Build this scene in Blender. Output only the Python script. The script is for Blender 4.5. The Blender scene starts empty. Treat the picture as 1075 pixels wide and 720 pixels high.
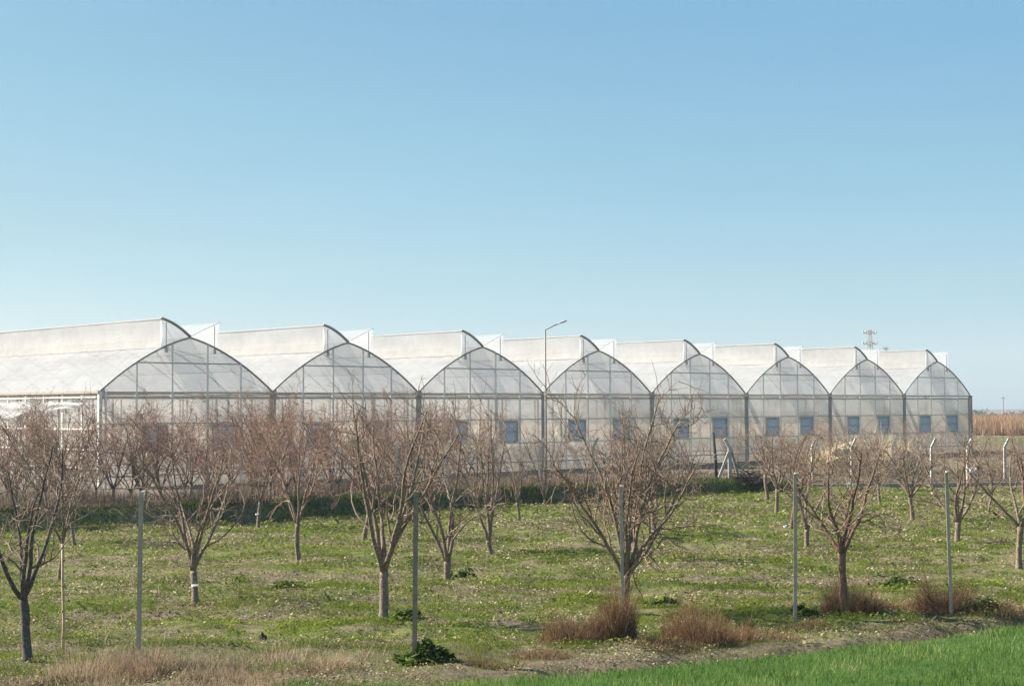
import bpy, math, random
import numpy as np
from mathutils import Vector, Matrix

random.seed(11)
RNG = np.random.default_rng(7)
scene = bpy.context.scene
COL = scene.collection

# ------------------------------------------------------------------ camera
W, H, F = 1075.0, 720.0, 1645.0
CAMZ = 3.74
PITCH = math.atan(69.2 / F)
ROLL = math.radians(0.27)
fwd = Vector((0, math.cos(PITCH), math.sin(PITCH)))
up0 = Vector((0, -math.sin(PITCH), math.cos(PITCH)))
rt0 = Vector((1, 0, 0))
right = rt0 * math.cos(ROLL) - up0 * math.sin(ROLL)
upv = up0 * math.cos(ROLL) + rt0 * math.sin(ROLL)
cam_d = bpy.data.cameras.new("camera")
cam = bpy.data.objects.new("camera", cam_d)
COL.objects.link(cam)
R3 = Matrix((right, upv, -fwd)).transposed()
cam.matrix_world = Matrix.Translation((0, 0, CAMZ)) @ R3.to_4x4()
cam_d.sensor_width = 36.0
cam_d.sensor_fit = 'HORIZONTAL'
cam_d.lens = F / W * 36.0
cam_d.clip_start = 0.5
cam_d.clip_end = 8000
scene.camera = cam


def ray(px, py):
    return fwd + right * ((px - W / 2) / F) + upv * ((H / 2 - py) / F)


# ------------------------------------------------------------------ noise + terrain
_LAT = RNG.random((256, 256))


def vnoise(x, y, s):
    x = np.asarray(x, float) / s + 57.3
    y = np.asarray(y, float) / s + 91.7
    xi = np.floor(x).astype(int); yi = np.floor(y).astype(int)
    fx = x - xi; fy = y - yi
    fx = fx * fx * (3 - 2 * fx); fy = fy * fy * (3 - 2 * fy)
    a = _LAT[xi % 256, yi % 256]; b = _LAT[(xi + 1) % 256, yi % 256]
    c = _LAT[xi % 256, (yi + 1) % 256]; d = _LAT[(xi + 1) % 256, (yi + 1) % 256]
    return (a * (1 - fx) + b * fx) * (1 - fy) + (c * (1 - fx) + d * fx) * fy


def sstep(a, b, x):
    t = np.clip((np.asarray(x, float) - a) / (b - a), 0, 1)
    return t * t * (3 - 2 * t)


BX = [-400, -60, -30, -16, -9, -1.35, 8.7, 12.6, 23.4, 60, 400]
BY = [20, 38, 45, 49, 51.5, 60, 67.5, 71, 72.4, 75, 90]
BH = [.6, .6, .6, .62, .62, .6, .55, .30, .16, .12, .1]


def bank_y(x): return np.interp(x, BX, BY)
def bank_h(x): return np.interp(x, BX, BH)


# verge boundary: the green verge lies on the camera's side of this line
VX = [-200, -20, -6.5, -1.0, 2.3, 6.2, 9.0, 40, 300]
VY = [12, 17.2, 20.2, 21.6, 23.2, 25.3, 27.3, 47, 120]


def verge_s(x, y): return np.interp(x, VX, VY) - y      # >0 on the verge


def tz0(x, y):
    """smooth ground level"""
    x = np.asarray(x, float); y = np.asarray(y, float)
    s = y - bank_y(x)
    h = bank_h(x)
    rise = sstep(0.0, 0.75, s) * (0.12 + (h - 0.12) * np.exp(-np.clip(s - 0.75, 0, None) / 7.0))
    dist = np.hypot(x, y)
    far = -6.5 * sstep(330, 820, dist)
    near = -0.25 * sstep(19, 8, y)
    return rise + far + near


def furrow(x, y):
    return sstep(.54, .68, vnoise(np.asarray(x, float) * .13 + 5, np.asarray(y, float) + .12 * np.asarray(x, float), 1.15))


def tz(x, y):
    z = tz0(x, y)
    x = np.asarray(x, float); y = np.asarray(y, float)
    d = np.clip(y, 1, None)
    amp = sstep(200, 90, np.hypot(x, y))
    n = (vnoise(x * 0.35, y, 1.1) - .5) * .10 + (vnoise(x * .7, y, .5) - .5) * .15 + (vnoise(x, y, 4.5) - .5) * .12
    n = n - .10 * furrow(x, y)
    orchard = sstep(0.4, -0.6, verge_s(x, y)) * sstep(1.0, -0.5, y - bank_y(x))
    n2 = (vnoise(x, y, .8) - .5) * .03
    # shallow dug strip between the orchard and the verge
    vs = verge_s(x, y)
    strip = -0.30 * np.exp(-((vs + 0.55) / .45) ** 2) * sstep(-3, 1, x)
    return z + amp * (n * orchard + n2 * (1 - orchard)) + strip


def ground_pt(px, py):
    r = ray(px, py)
    lo, hi = 5.0, 400.0
    for _ in range(60):
        m = (lo + hi) / 2
        p = r * m
        if CAMZ + p.z > float(tz0(p.x, p.y)): lo = m
        else: hi = m
    p = r * lo
    return p.x, p.y, float(tz(p.x, p.y))


def at_depth(px, py, d):
    r = ray(px, py); t = d / r.y
    return Vector((r.x * t, d, CAMZ + r.z * t))


# ------------------------------------------------------------------ helpers
def link(o, parent=None):
    COL.objects.link(o)
    if parent is not None: o.parent = parent
    return o


def tag(o, label=None, cat=None, group=None, kind=None):
    if label: o['label'] = label
    if cat: o['category'] = cat
    if group: o['group'] = group
    if kind: o['kind'] = kind
    return o


def empty(name, loc, rotz=0, label=None, cat=None, group=None):
    o = bpy.data.objects.new(name, None)
    o.empty_display_size = .3
    o.location = loc; o.rotation_euler = (0, 0, rotz)
    link(o); tag(o, label, cat, group)
    return o


class MB:
    def __init__(s): s.v = []; s.f = []

    def quad(s, a, b, c, d):
        n = len(s.v); s.v += [tuple(a), tuple(b), tuple(c), tuple(d)]; s.f.append((n, n + 1, n + 2, n + 3))

    def box(s, c, sz):
        x, y, z = c; a, b, d = sz[0] / 2, sz[1] / 2, sz[2] / 2
        n = len(s.v)
        for dz in (-d, d):
            for dx, dy in ((-a, -b), (a, -b), (a, b), (-a, b)): s.v.append((x + dx, y + dy, z + dz))
        s.f += [(n, n + 3, n + 2, n + 1), (n + 4, n + 5, n + 6, n + 7)]
        for i in range(4):
            j = (i + 1) % 4; s.f.append((n + i, n + j, n + 4 + j, n + 4 + i))

    def tube(s, pts, rad, sides=6, cap=True):
        pts = [Vector(p) for p in pts]
        if not hasattr(rad, '__len__'): rad = [rad] * len(pts)
        base = len(s.v); prev = None
        for i, p in enumerate(pts):
            t = (pts[min(i + 1, len(pts) - 1)] - pts[max(i - 1, 0)])
            if t.length < 1e-9: t = Vector((0, 0, 1))
            t.normalize()
            if prev is None:
                a = Vector((0, 0, 1)) if abs(t.z) < .8 else Vector((1, 0, 0))
                n1 = t.cross(a).normalized()
            else:
                n1 = prev - t * prev.dot(t)
                n1 = n1.normalized() if n1.length > 1e-6 else t.orthogonal().normalized()
            prev = n1; n2 = t.cross(n1)
            for k in range(sides):
                a = 2 * math.pi * k / sides
                s.v.append(tuple(p + (n1 * math.cos(a) + n2 * math.sin(a)) * rad[i]))
        for i in range(len(pts) - 1):
            for k in range(sides):
                k2 = (k + 1) % sides; a = base + i * sides
                s.f.append((a + k, a + k2, a + sides + k2, a + sides + k))
        if cap:
            s.f.append(tuple(base + k for k in reversed(range(sides))))
            e = base + (len(pts) - 1) * sides
            s.f.append(tuple(e + k for k in range(sides)))

    def bar(s, p0, p1, w, h=None, roll=Vector((0, 0, 1))):
        """rectangular bar from p0 to p1"""
        p0 = Vector(p0); p1 = Vector(p1); h = h or w
        t = (p1 - p0).normalized()
        a = roll if abs(t.dot(roll)) < .95 else Vector((0, 1, 0))
        n1 = t.cross(a).normalized(); n2 = t.cross(n1)
        n = len(s.v)
        for p in (p0, p1):
            for dx, dy in ((-1, -1), (1, -1), (1, 1), (-1, 1)):
                s.v.append(tuple(p + n1 * (dx * w / 2) + n2 * (dy * h / 2)))
        s.f += [(n, n + 1, n + 2, n + 3), (n + 7, n + 6, n + 5, n + 4)]
        for i in range(4):
            j = (i + 1) % 4; s.f.append((n + j, n + i, n + 4 + i, n + 4 + j))

    def build(s, name, mat, parent=None, smooth=False):
        me = bpy.data.meshes.new(name)
        me.from_pydata(s.v, [], s.f); me.materials.append(mat)
        if smooth: me.polygons.foreach_set('use_smooth', [True] * len(me.polygons))
        me.update()
        return link(bpy.data.objects.new(name, me), parent)


def tri_mesh(name, V, nv, mat, rnd=None, parent=None):
    """V: (N*nv,3) vertex array, each run of nv vertices is one polygon"""
    V = np.asarray(V, np.float32).reshape(-1, 3)
    me = bpy.data.meshes.new(name)
    n = len(V); nf = n // nv
    me.vertices.add(n); me.vertices.foreach_set('co', V.ravel())
    me.loops.add(n); me.loops.foreach_set('vertex_index', np.arange(n, dtype=np.int32))
    me.polygons.add(nf)
    me.polygons.foreach_set('loop_start', np.arange(0, n, nv, dtype=np.int32))
    me.polygons.foreach_set('loop_total', np.full(nf, nv, np.int32))
    if rnd is not None:
        a = me.attributes.new('rnd', 'FLOAT', 'POINT')
        a.data.foreach_set('value', np.repeat(np.asarray(rnd, np.float32), nv))
    me.materials.append(mat)
    me.update(calc_edges=True); me.validate()
    return link(bpy.data.objects.new(name, me), parent)


def blades(P, h, w, lean, az=None, lean_az=None):
    """one triangle per blade. P (n,3)"""
    n = len(P)
    az = RNG.random(n) * 2 * np.pi if az is None else az
    la = RNG.random(n) * 2 * np.pi if lean_az is None else lean_az
    sx = np.cos(az) * w / 2; sy = np.sin(az) * w / 2
    out = np.empty((n, 3, 3))
    out[:, 0] = P + np.stack([-sx, -sy, -0.02 * np.ones(n)], 1)
    out[:, 1] = P + np.stack([sx, sy, -0.02 * np.ones(n)], 1)
    ln = np.clip(lean, 0, .97)
    out[:, 2] = P + np.stack([np.cos(la) * ln * h, np.sin(la) * ln * h, h * np.sqrt(1 - ln ** 2)], 1)
    return out.reshape(-1, 3)


def flakes(P, size, tilt):
    """small lying quads (dead leaves, clods)"""
    n = len(P)
    a = RNG.random(n) * 2 * np.pi
    u = np.stack([np.cos(a), np.sin(a), (RNG.random(n) - .5) * tilt], 1)
    v = np.stack([-np.sin(a), np.cos(a), (RNG.random(n) - .5) * tilt], 1)
    s1 = (size * (.6 + .8 * RNG.random(n)))[:, None]; s2 = (size * (.35 + .5 * RNG.random(n)))[:, None]
    out = np.empty((n, 4, 3))
    out[:, 0] = P - u * s1; out[:, 1] = P - v * s2 * (.5 + RNG.random(n))[:, None]
    out[:, 2] = P + u * s1; out[:, 3] = P + v * s2
    out[:, :, 2] += 0.6 * s1 * tilt
    return out.reshape(-1, 3)


# ------------------------------------------------------------------ materials
def nt(name):
    m = bpy.data.materials.new(name); m.use_nodes = True
    t = m.node_tree
    for n in list(t.nodes): t.nodes.remove(n)
    out = t.nodes.new('ShaderNodeOutputMaterial')
    return m, t, out


def N(t, typ, **kw):
    n = t.nodes.new(typ)
    for k, v in kw.items():
        if k in n.inputs.keys() if hasattr(n.inputs, 'keys') else False: n.inputs[k].default_value = v
        else: setattr(n, k, v)
    return n


def ramp(t, fac, stops):
    r = t.nodes.new('ShaderNodeValToRGB')
    e = r.color_ramp.elements
    while len(e) < len(stops): e.new(.5)
    for i, (p, c) in enumerate(stops):
        e[i].position = p; e[i].color = (*c, 1)
    t.links.new(fac, r.inputs[0])
    return r.outputs[0]


def noise(t, scale, detail=4, coord=None, rough=.6, vec_scale=None):
    n = t.nodes.new('ShaderNodeTexNoise')
    n.inputs['Scale'].default_value = scale; n.inputs['Detail'].default_value = detail
    n.inputs['Roughness'].default_value = rough
    if coord is None:
        coord = t.nodes.new('ShaderNodeTexCoord').outputs['Object']
    if vec_scale:
        mp = t.nodes.new('ShaderNodeMapping'); mp.inputs['Scale'].default_value = vec_scale
        t.links.new(coord, mp.inputs[0]); coord = mp.outputs[0]
    t.links.new(coord, n.inputs['Vector'])
    return n.outputs['Fac']


def mixc(t, fac, a, b):
    m = t.nodes.new('ShaderNodeMix'); m.data_type = 'RGBA'
    if isinstance(fac, (int, float)): m.inputs[0].default_value = fac
    else: t.links.new(fac, m.inputs[0])
    for s, c in ((6, a), (7, b)):
        if isinstance(c, tuple): m.inputs[s].default_value = (*c, 1)
        else: t.links.new(c, m.inputs[s])
    return m.outputs[2]


def attr(t, name):
    a = t.nodes.new('ShaderNodeAttribute'); a.attribute_name = name
    return a.outputs['Fac']


def principled(t, out, col, rough=.8, metal=0, spec=.3, bump=None, bump_s=.4):
    p = t.nodes.new('ShaderNodeBsdfPrincipled')
    if isinstance(col, tuple): p.inputs['Base Color'].default_value = (*col, 1)
    else: t.links.new(col, p.inputs['Base Color'])
    p.inputs['Roughness'].default_value = rough; p.inputs['Metallic'].default_value = metal
    p.inputs['Specular IOR Level'].default_value = spec
    if bump is not None:
        b = t.nodes.new('ShaderNodeBump'); b.inputs['Strength'].default_value = bump_s
        b.inputs['Distance'].default_value = .04 if bump_s >= 1 else .02
        t.links.new(bump, b.inputs['Height']); t.links.new(b.outputs[0], p.inputs['Normal'])
    t.links.new(p.outputs[0], out.inputs[0])
    return p


def mat_two(name, c1, c2, scale=6, rough=.8, metal=0, spec=.3, bump=.3):
    m, t, o = nt(name)
    nz = noise(t, scale)
    principled(t, o, ramp(t, nz, [(.3, c1), (.7, c2)]), rough, metal, spec, nz, bump)
    return m


def mat_leaf(name, stops, trans=.3, patch=None, patch_scale=.5):
    """blade material: tint varies blade by blade and in patches"""
    m, t, o = nt(name)
    c = ramp(t, attr(t, 'rnd'), stops)
    if patch:
        nz = noise(t, patch_scale, 3)
        f = ramp(t, nz, [(.42, (0, 0, 0)), (.62, (1, 1, 1))])
        sep = t.nodes.new('ShaderNodeSeparateColor'); t.links.new(f, sep.inputs[0])
        mul = t.nodes.new('ShaderNodeMath'); mul.operation = 'MULTIPLY'; mul.inputs[1].default_value = .75
        t.links.new(sep.outputs[0], mul.inputs[0])
        c = mixc(t, mul.outputs[0], c, patch)
    d = t.nodes.new('ShaderNodeBsdfDiffuse'); tr = t.nodes.new('ShaderNodeBsdfTranslucent')
    t.links.new(c, d.inputs[0]); t.links.new(c, tr.inputs[0])
    mx = t.nodes.new('ShaderNodeMixShader'); mx.inputs[0].default_value = trans
    t.links.new(d.outputs[0], mx.inputs[1]); t.links.new(tr.outputs[0], mx.inputs[2])
    t.links.new(mx.outputs[0], o.inputs[0])
    return m


def mat_film(name, c1, c2, clear, scale=.6, trans=.6, vec=(1, 1, 1)):
    """dusty polythene: part see-through, part milky"""
    m, t, o = nt(name)
    nz = noise(t, scale, 5, vec_scale=vec)
    c = ramp(t, nz, [(.3, c1), (.7, c2)])
    d = t.nodes.new('ShaderNodeBsdfDiffuse'); tr = t.nodes.new('ShaderNodeBsdfTranslucent')
    t.links.new(c, d.inputs[0]); t.links.new(c, tr.inputs[0])
    mx = t.nodes.new('ShaderNodeMixShader'); mx.inputs[0].default_value = trans
    t.links.new(d.outputs[0], mx.inputs[1]); t.links.new(tr.outputs[0], mx.inputs[2])
    gl = t.nodes.new('ShaderNodeBsdfGlossy'); gl.inputs['Roughness'].default_value = .28
    m1 = t.nodes.new('ShaderNodeMixShader'); m1.inputs[0].default_value = .05
    t.links.new(mx.outputs[0], m1.inputs[1]); t.links.new(gl.outputs[0], m1.inputs[2])
    tp = t.nodes.new('ShaderNodeBsdfTransparent')
    m2 = t.nodes.new('ShaderNodeMixShader')
    nz2 = noise(t, scale * 2.3, 3)
    mr = t.nodes.new('ShaderNodeMapRange')
    mr.inputs[3].default_value = clear - .07; mr.inputs[4].default_value = clear + .07
    mr.inputs[1].default_value = .3; mr.inputs[2].default_value = .7
    t.links.new(nz2, mr.inputs[0]); t.links.new(mr.outputs[0], m2.inputs[0])
    t.links.new(m1.outputs[0], m2.inputs[1]); t.links.new(tp.outputs[0], m2.inputs[2])
    t.links.new(m2.outputs[0], o.inputs[0])
    return m


M = {}
M['steel'] = mat_two('galvanised_steel', (.38, .355, .315), (.50, .47, .42), 9, .6, .1, .3, .1)
M['steel_dark'] = mat_two('weathered_steel', (.26, .245, .22), (.36, .34, .31), 5, .6, .1, .3, .1)
M['steel_pale'] = mat_two('pale_steel', (.76, .70, .61), (.86, .80, .71), 5, .6, .0, .3, .1)
M['lamp_steel'] = mat_two('dull_lamp_steel', (.17, .16, .15), (.25, .24, .22), 6, .6, .2, .3, .1)
M['film_roof'] = mat_film('roof_film', (.48, .49, .50), (.63, .635, .64), .30, .7, .5, (1, .35, 1))
M['film_net'] = mat_film('vent_netting', (.62, .595, .555), (.78, .755, .71), .28, .8, .5, (1, .5, 1))
M['film_vent'] = mat_film('open_vent_film', (.58, .59, .60), (.72, .72, .72), .70, .5, .5)
M['post'] = mat_two('weathered_post', (.36, .275, .195), (.52, .42, .325), 12, .8, 0, .2, .2)
M['film_gable'] = mat_film('gable_film', (.66, .67, .68), (.80, .81, .815), .46, .7, .6, (1, 1, .5))
M['film_wall'] = mat_film('wall_film', (.48, .445, .40), (.66, .625, .57), .36, .6, .6, (.5, .5, 1.6))
M['film_curtain'] = mat_film('curtain_film', (.66, .66, .66), (.78, .78, .78), .05, 1.5, .5)
M['film_side'] = mat_film('side_film', (.50, .475, .435), (.66, .635, .59), .48, .5, .6)
M['blue_pane'] = mat_two('blue_louvre', (.36, .42, .47), (.47, .52, .56), 3, .4, 0, .4, .05)
def pane_mat():
    m, t, o = nt('blue_louvre')
    oi = t.nodes.new('ShaderNodeObjectInfo')
    c = ramp(t, oi.outputs['Random'], [(0, (.44, .53, .60)), (.5, (.54, .63, .68)), (1, (.66, .73, .76))])
    c = mixc(t, noise(t, 2.5, 5), c, (.42, .47, .50))
    principled(t, o, c, .45, 0, .4)
    return m


M['blue_pane'] = pane_mat()
M['concrete'] = mat_two('concrete', (.22, .205, .18), (.36, .34, .30), 9, .9, 0, .2, .3)
M['white_post'] = mat_two('whitewashed_concrete', (.36, .33, .29), (.55, .51, .45), 10, .9, 0, .2, .3)
M['wood'] = mat_two('weathered_wood', (.20, .15, .11), (.33, .26, .19), 14, .9, 0, .2, .5)
M['wood_dark'] = mat_two('dark_wood', (.035, .028, .022), (.08, .06, .05), 14, .9, 0, .2, .5)
M['wood_pale'] = mat_two('pale_cane', (.42, .30, .18), (.56, .43, .27), 14, .9, 0, .2, .4)
M['bark'] = mat_two('bark', (.095, .072, .056), (.32, .245, .185), 22, .95, 0, .1, .9)
M['bark_red'] = mat_two('reddish_bark', (.10, .06, .045), (.27, .165, .115), 20, .95, 0, .1, .8)
M['bark_dark'] = mat_two('dark_bark', (.05, .043, .042), (.15, .13, .12), 22, .95, 0, .1, .8)
M['twig'] = mat_two('twigs', (.145, .10, .075), (.29, .205, .15), 3, .85, 0, .2, .0)
M['twig_red'] = mat_two('reddish_twigs', (.20, .115, .085), (.36, .225, .165), 3, .85, 0, .2, .0)
M['band'] = mat_two('white_tie', (.7, .7, .7), (.82, .82, .8), 5, .7)
M['lamp_head'] = mat_two('pale_grey_paint', (.34, .35, .36), (.45, .46, .47), 5, .4, .1, .5, .0)
M['grass'] = mat_leaf('grass_blades', [(0, (.065, .10, .012)), (.45, (.165, .22, .03)), (.8, (.27, .30, .052)), (1, (.40, .37, .12))],
                      .42, (.085, .135, .02), .35)
M['turf_leaf'] = mat_leaf('turf_leaves', [(0, (.04, .068, .011)), (.45, (.135, .19, .025)), (.8, (.26, .30, .05)), (1, (.42, .39, .13))], .4)
M['verge'] = mat_leaf('verge_blades', [(0, (.055, .10, .02)), (.5, (.135, .225, .05)), (.9, (.235, .32, .09)), (1, (.42, .40, .19))],
                      .42, (.10, .185, .04), .8)
M['straw'] = mat_leaf('straw', [(0, (.075, .055, .035)), (.4, (.19, .145, .09)), (.8, (.36, .29, .18)), (1, (.52, .44, .30))], .25)
M['straw_heap'] = mat_leaf('heap_straw', [(0, (.36, .29, .19)), (.5, (.54, .455, .31)), (1, (.68, .60, .44))], .2)
M['heap_core'] = mat_two('heap_core', (.36, .29, .19), (.56, .48, .33), 5, .95, 0, .1, .8)
M['dry'] = mat_leaf('dry_stems', [(0, (.22, .15, .095)), (.5, (.42, .30, .19)), (1, (.60, .49, .34))], .25)
M['dry_red'] = mat_leaf('rusty_stems', [(0, (.085, .042, .022)), (.5, (.22, .12, .062)), (1, (.42, .29, .18))], .25)
M['weed'] = mat_leaf('dark_weeds', [(0, (.028, .048, .012)), (.5, (.065, .11, .022)), (1, (.17, .21, .055))], .35)
M['weed_brown'] = mat_leaf('brown_weeds', [(0, (.09, .068, .052)), (.5, (.19, .145, .11)), (1, (.34, .27, .20))], .2)
M['reed'] = mat_leaf('reeds', [(0, (.21, .125, .075)), (.5, (.33, .205, .125)), (1, (.45, .325, .21))], .2)
M['far_leaf'] = mat_leaf('far_foliage', [(0, (.035, .05, .035)), (1, (.08, .09, .06))], .1)
M['teal'] = mat_two('teal_plastic', (.05, .30, .22), (.08, .38, .28), 5, .5)
M['sack'] = mat_two('white_sack', (.62, .58, .54), (.8, .76, .72), 6, .8)
M['pale_blue'] = mat_two('pale_blue_plastic', (.45, .55, .62), (.6, .68, .72), 6, .5)


def ground_material():
    m, t, o = nt('field_ground')
    fine = noise(t, 7.0, 9, rough=.8)
    mid = noise(t, .9, 5, vec_scale=(.55, 1, 1))
    grass = ramp(t, fine, [(.3, (.045, .055, .018)), (.5, (.12, .14, .035)), (.7, (.23, .21, .09))])
    soil = ramp(t, fine, [(.3, (.07, .052, .036)), (.5, (.155, .12, .082)), (.72, (.29, .235, .16))])
    mk = ramp(t, mid, [(.40, (0, 0, 0)), (.62, (1, 1, 1))])
    sep = t.nodes.new('ShaderNodeSeparateColor'); t.links.new(mk, sep.inputs[0])
    c = mixc(t, sep.outputs[0], grass, soil)
    verge = ramp(t, fine, [(.3, (.03, .07, .015)), (.7, (.07, .14, .03))])
    c = mixc(t, attr(t, 'verge'), c, verge)
    c = mixc(t, attr(t, 'dirt'), c, soil)
    brown = ramp(t, fine, [(.3, (.085, .065, .05)), (.7, (.20, .16, .125))])
    c = mixc(t, attr(t, 'brown'), c, brown)
    tan = ramp(t, fine, [(.3, (.30, .20, .11)), (.7, (.44, .31, .18))])
    c = mixc(t, attr(t, 'tan'), c, tan)
    green = ramp(t, fine, [(.3, (.07, .11, .03)), (.7, (.13, .17, .06))])
    c = mixc(t, attr(t, 'meadow'), c, green)
    principled(t, o, c, .95, 0, .1, fine, 1.0)
    return m


# ------------------------------------------------------------------ ground sheet
def build_ground():
    def axis(lo, hi, step, far_lo, far_hi):
        a = list(np.arange(lo, hi + 1e-6, step))
        s = step
        while a[-1] < far_hi: s *= 1.17; a.append(a[-1] + s)
        s = step
        while a[0] > far_lo: s *= 1.17; a.insert(0, a[0] - s)
        return np.array(a)
    xs = axis(-30, 30, .2, -4000, 4000); ys = axis(14, 78, .2, -400, 5000)
    X, Y = np.meshgrid(xs, ys)
    Z = tz(X, Y)
    nx, ny = len(xs), len(ys)
    V = np.stack([X, Y, Z], -1).reshape(-1, 3).astype(np.float32)
    i = np.arange(nx - 1); j = np.arange(ny - 1)
    I, J = np.meshgrid(i, j); a = (J * nx + I).ravel()
    Fq = np.stack([a, a + 1, a + nx + 1, a + nx], 1).astype(np.int32)
    me = bpy.data.meshes.new('ground')
    me.vertices.add(len(V)); me.vertices.foreach_set('co', V.ravel())
    me.loops.add(Fq.size); me.loops.foreach_set('vertex_index', Fq.ravel())
    me.polygons.add(len(Fq))
    me.polygons.foreach_set('loop_start', np.arange(0, Fq.size, 4, dtype=np.int32))
    me.polygons.foreach_set('loop_total', np.full(len(Fq), 4, np.int32))
    x, y = X.ravel(), Y.ravel()
    vs = verge_s(x, y) + (vnoise(x, y, .7) - .5) * .5
    bs = y - bank_y(x)
    A = {}
    A['verge'] = sstep(-.15, .25, vs)
    strip = np.exp(-((verge_s(x, y) + .8) / .75) ** 2) * sstep(-9, -2, x) + sstep(-3.5, -.3, verge_s(x, y)) * sstep(-2, -7, x)
    A['dirt'] = np.clip(strip, 0, 1) * (1 - A['verge']) * .85
    dist = np.hypot(x, y)
    A['brown'] = sstep(.3, 1.0, bs) * (1 - sstep(10, 18, x) * .5)
    A['tan'] = sstep(200, 210, dist) * sstep(520, 420, dist)
    A['brown'] = np.clip(A['brown'] + sstep(420, 520, dist), 0, 1)
    A['meadow'] = .5 * sstep(160, 175, dist + 14 * vnoise(x, y, 9)) * sstep(205, 192, dist)
    A['dirt'] = np.maximum(A['dirt'], .8 * furrow(x, y) * sstep(.2, -.4, verge_s(x, y)) * sstep(.3, -.4, bs))
    for k, v in A.items():
        at = me.attributes.new(k, 'FLOAT', 'POINT'); at.data.foreach_set('value', v.astype(np.float32))
    me.polygons.foreach_set('use_smooth', np.ones(len(Fq), bool))
    me.materials.append(ground_material()); me.update(calc_edges=True)
    o = link(bpy.data.objects.new('ground', me)); tag(o, kind='structure')
    return o


build_ground()


# ------------------------------------------------------------------ ground cover (stuff)
def scatter(n, y0, y1, k=.52):
    """points over the wedge in front of the camera, density falling with distance"""
    u = RNG.random(n)
    y = y0 * (y1 / y0) ** u
    x = (RNG.random(n) * 2 - 1) * k * y
    return x, y


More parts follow.
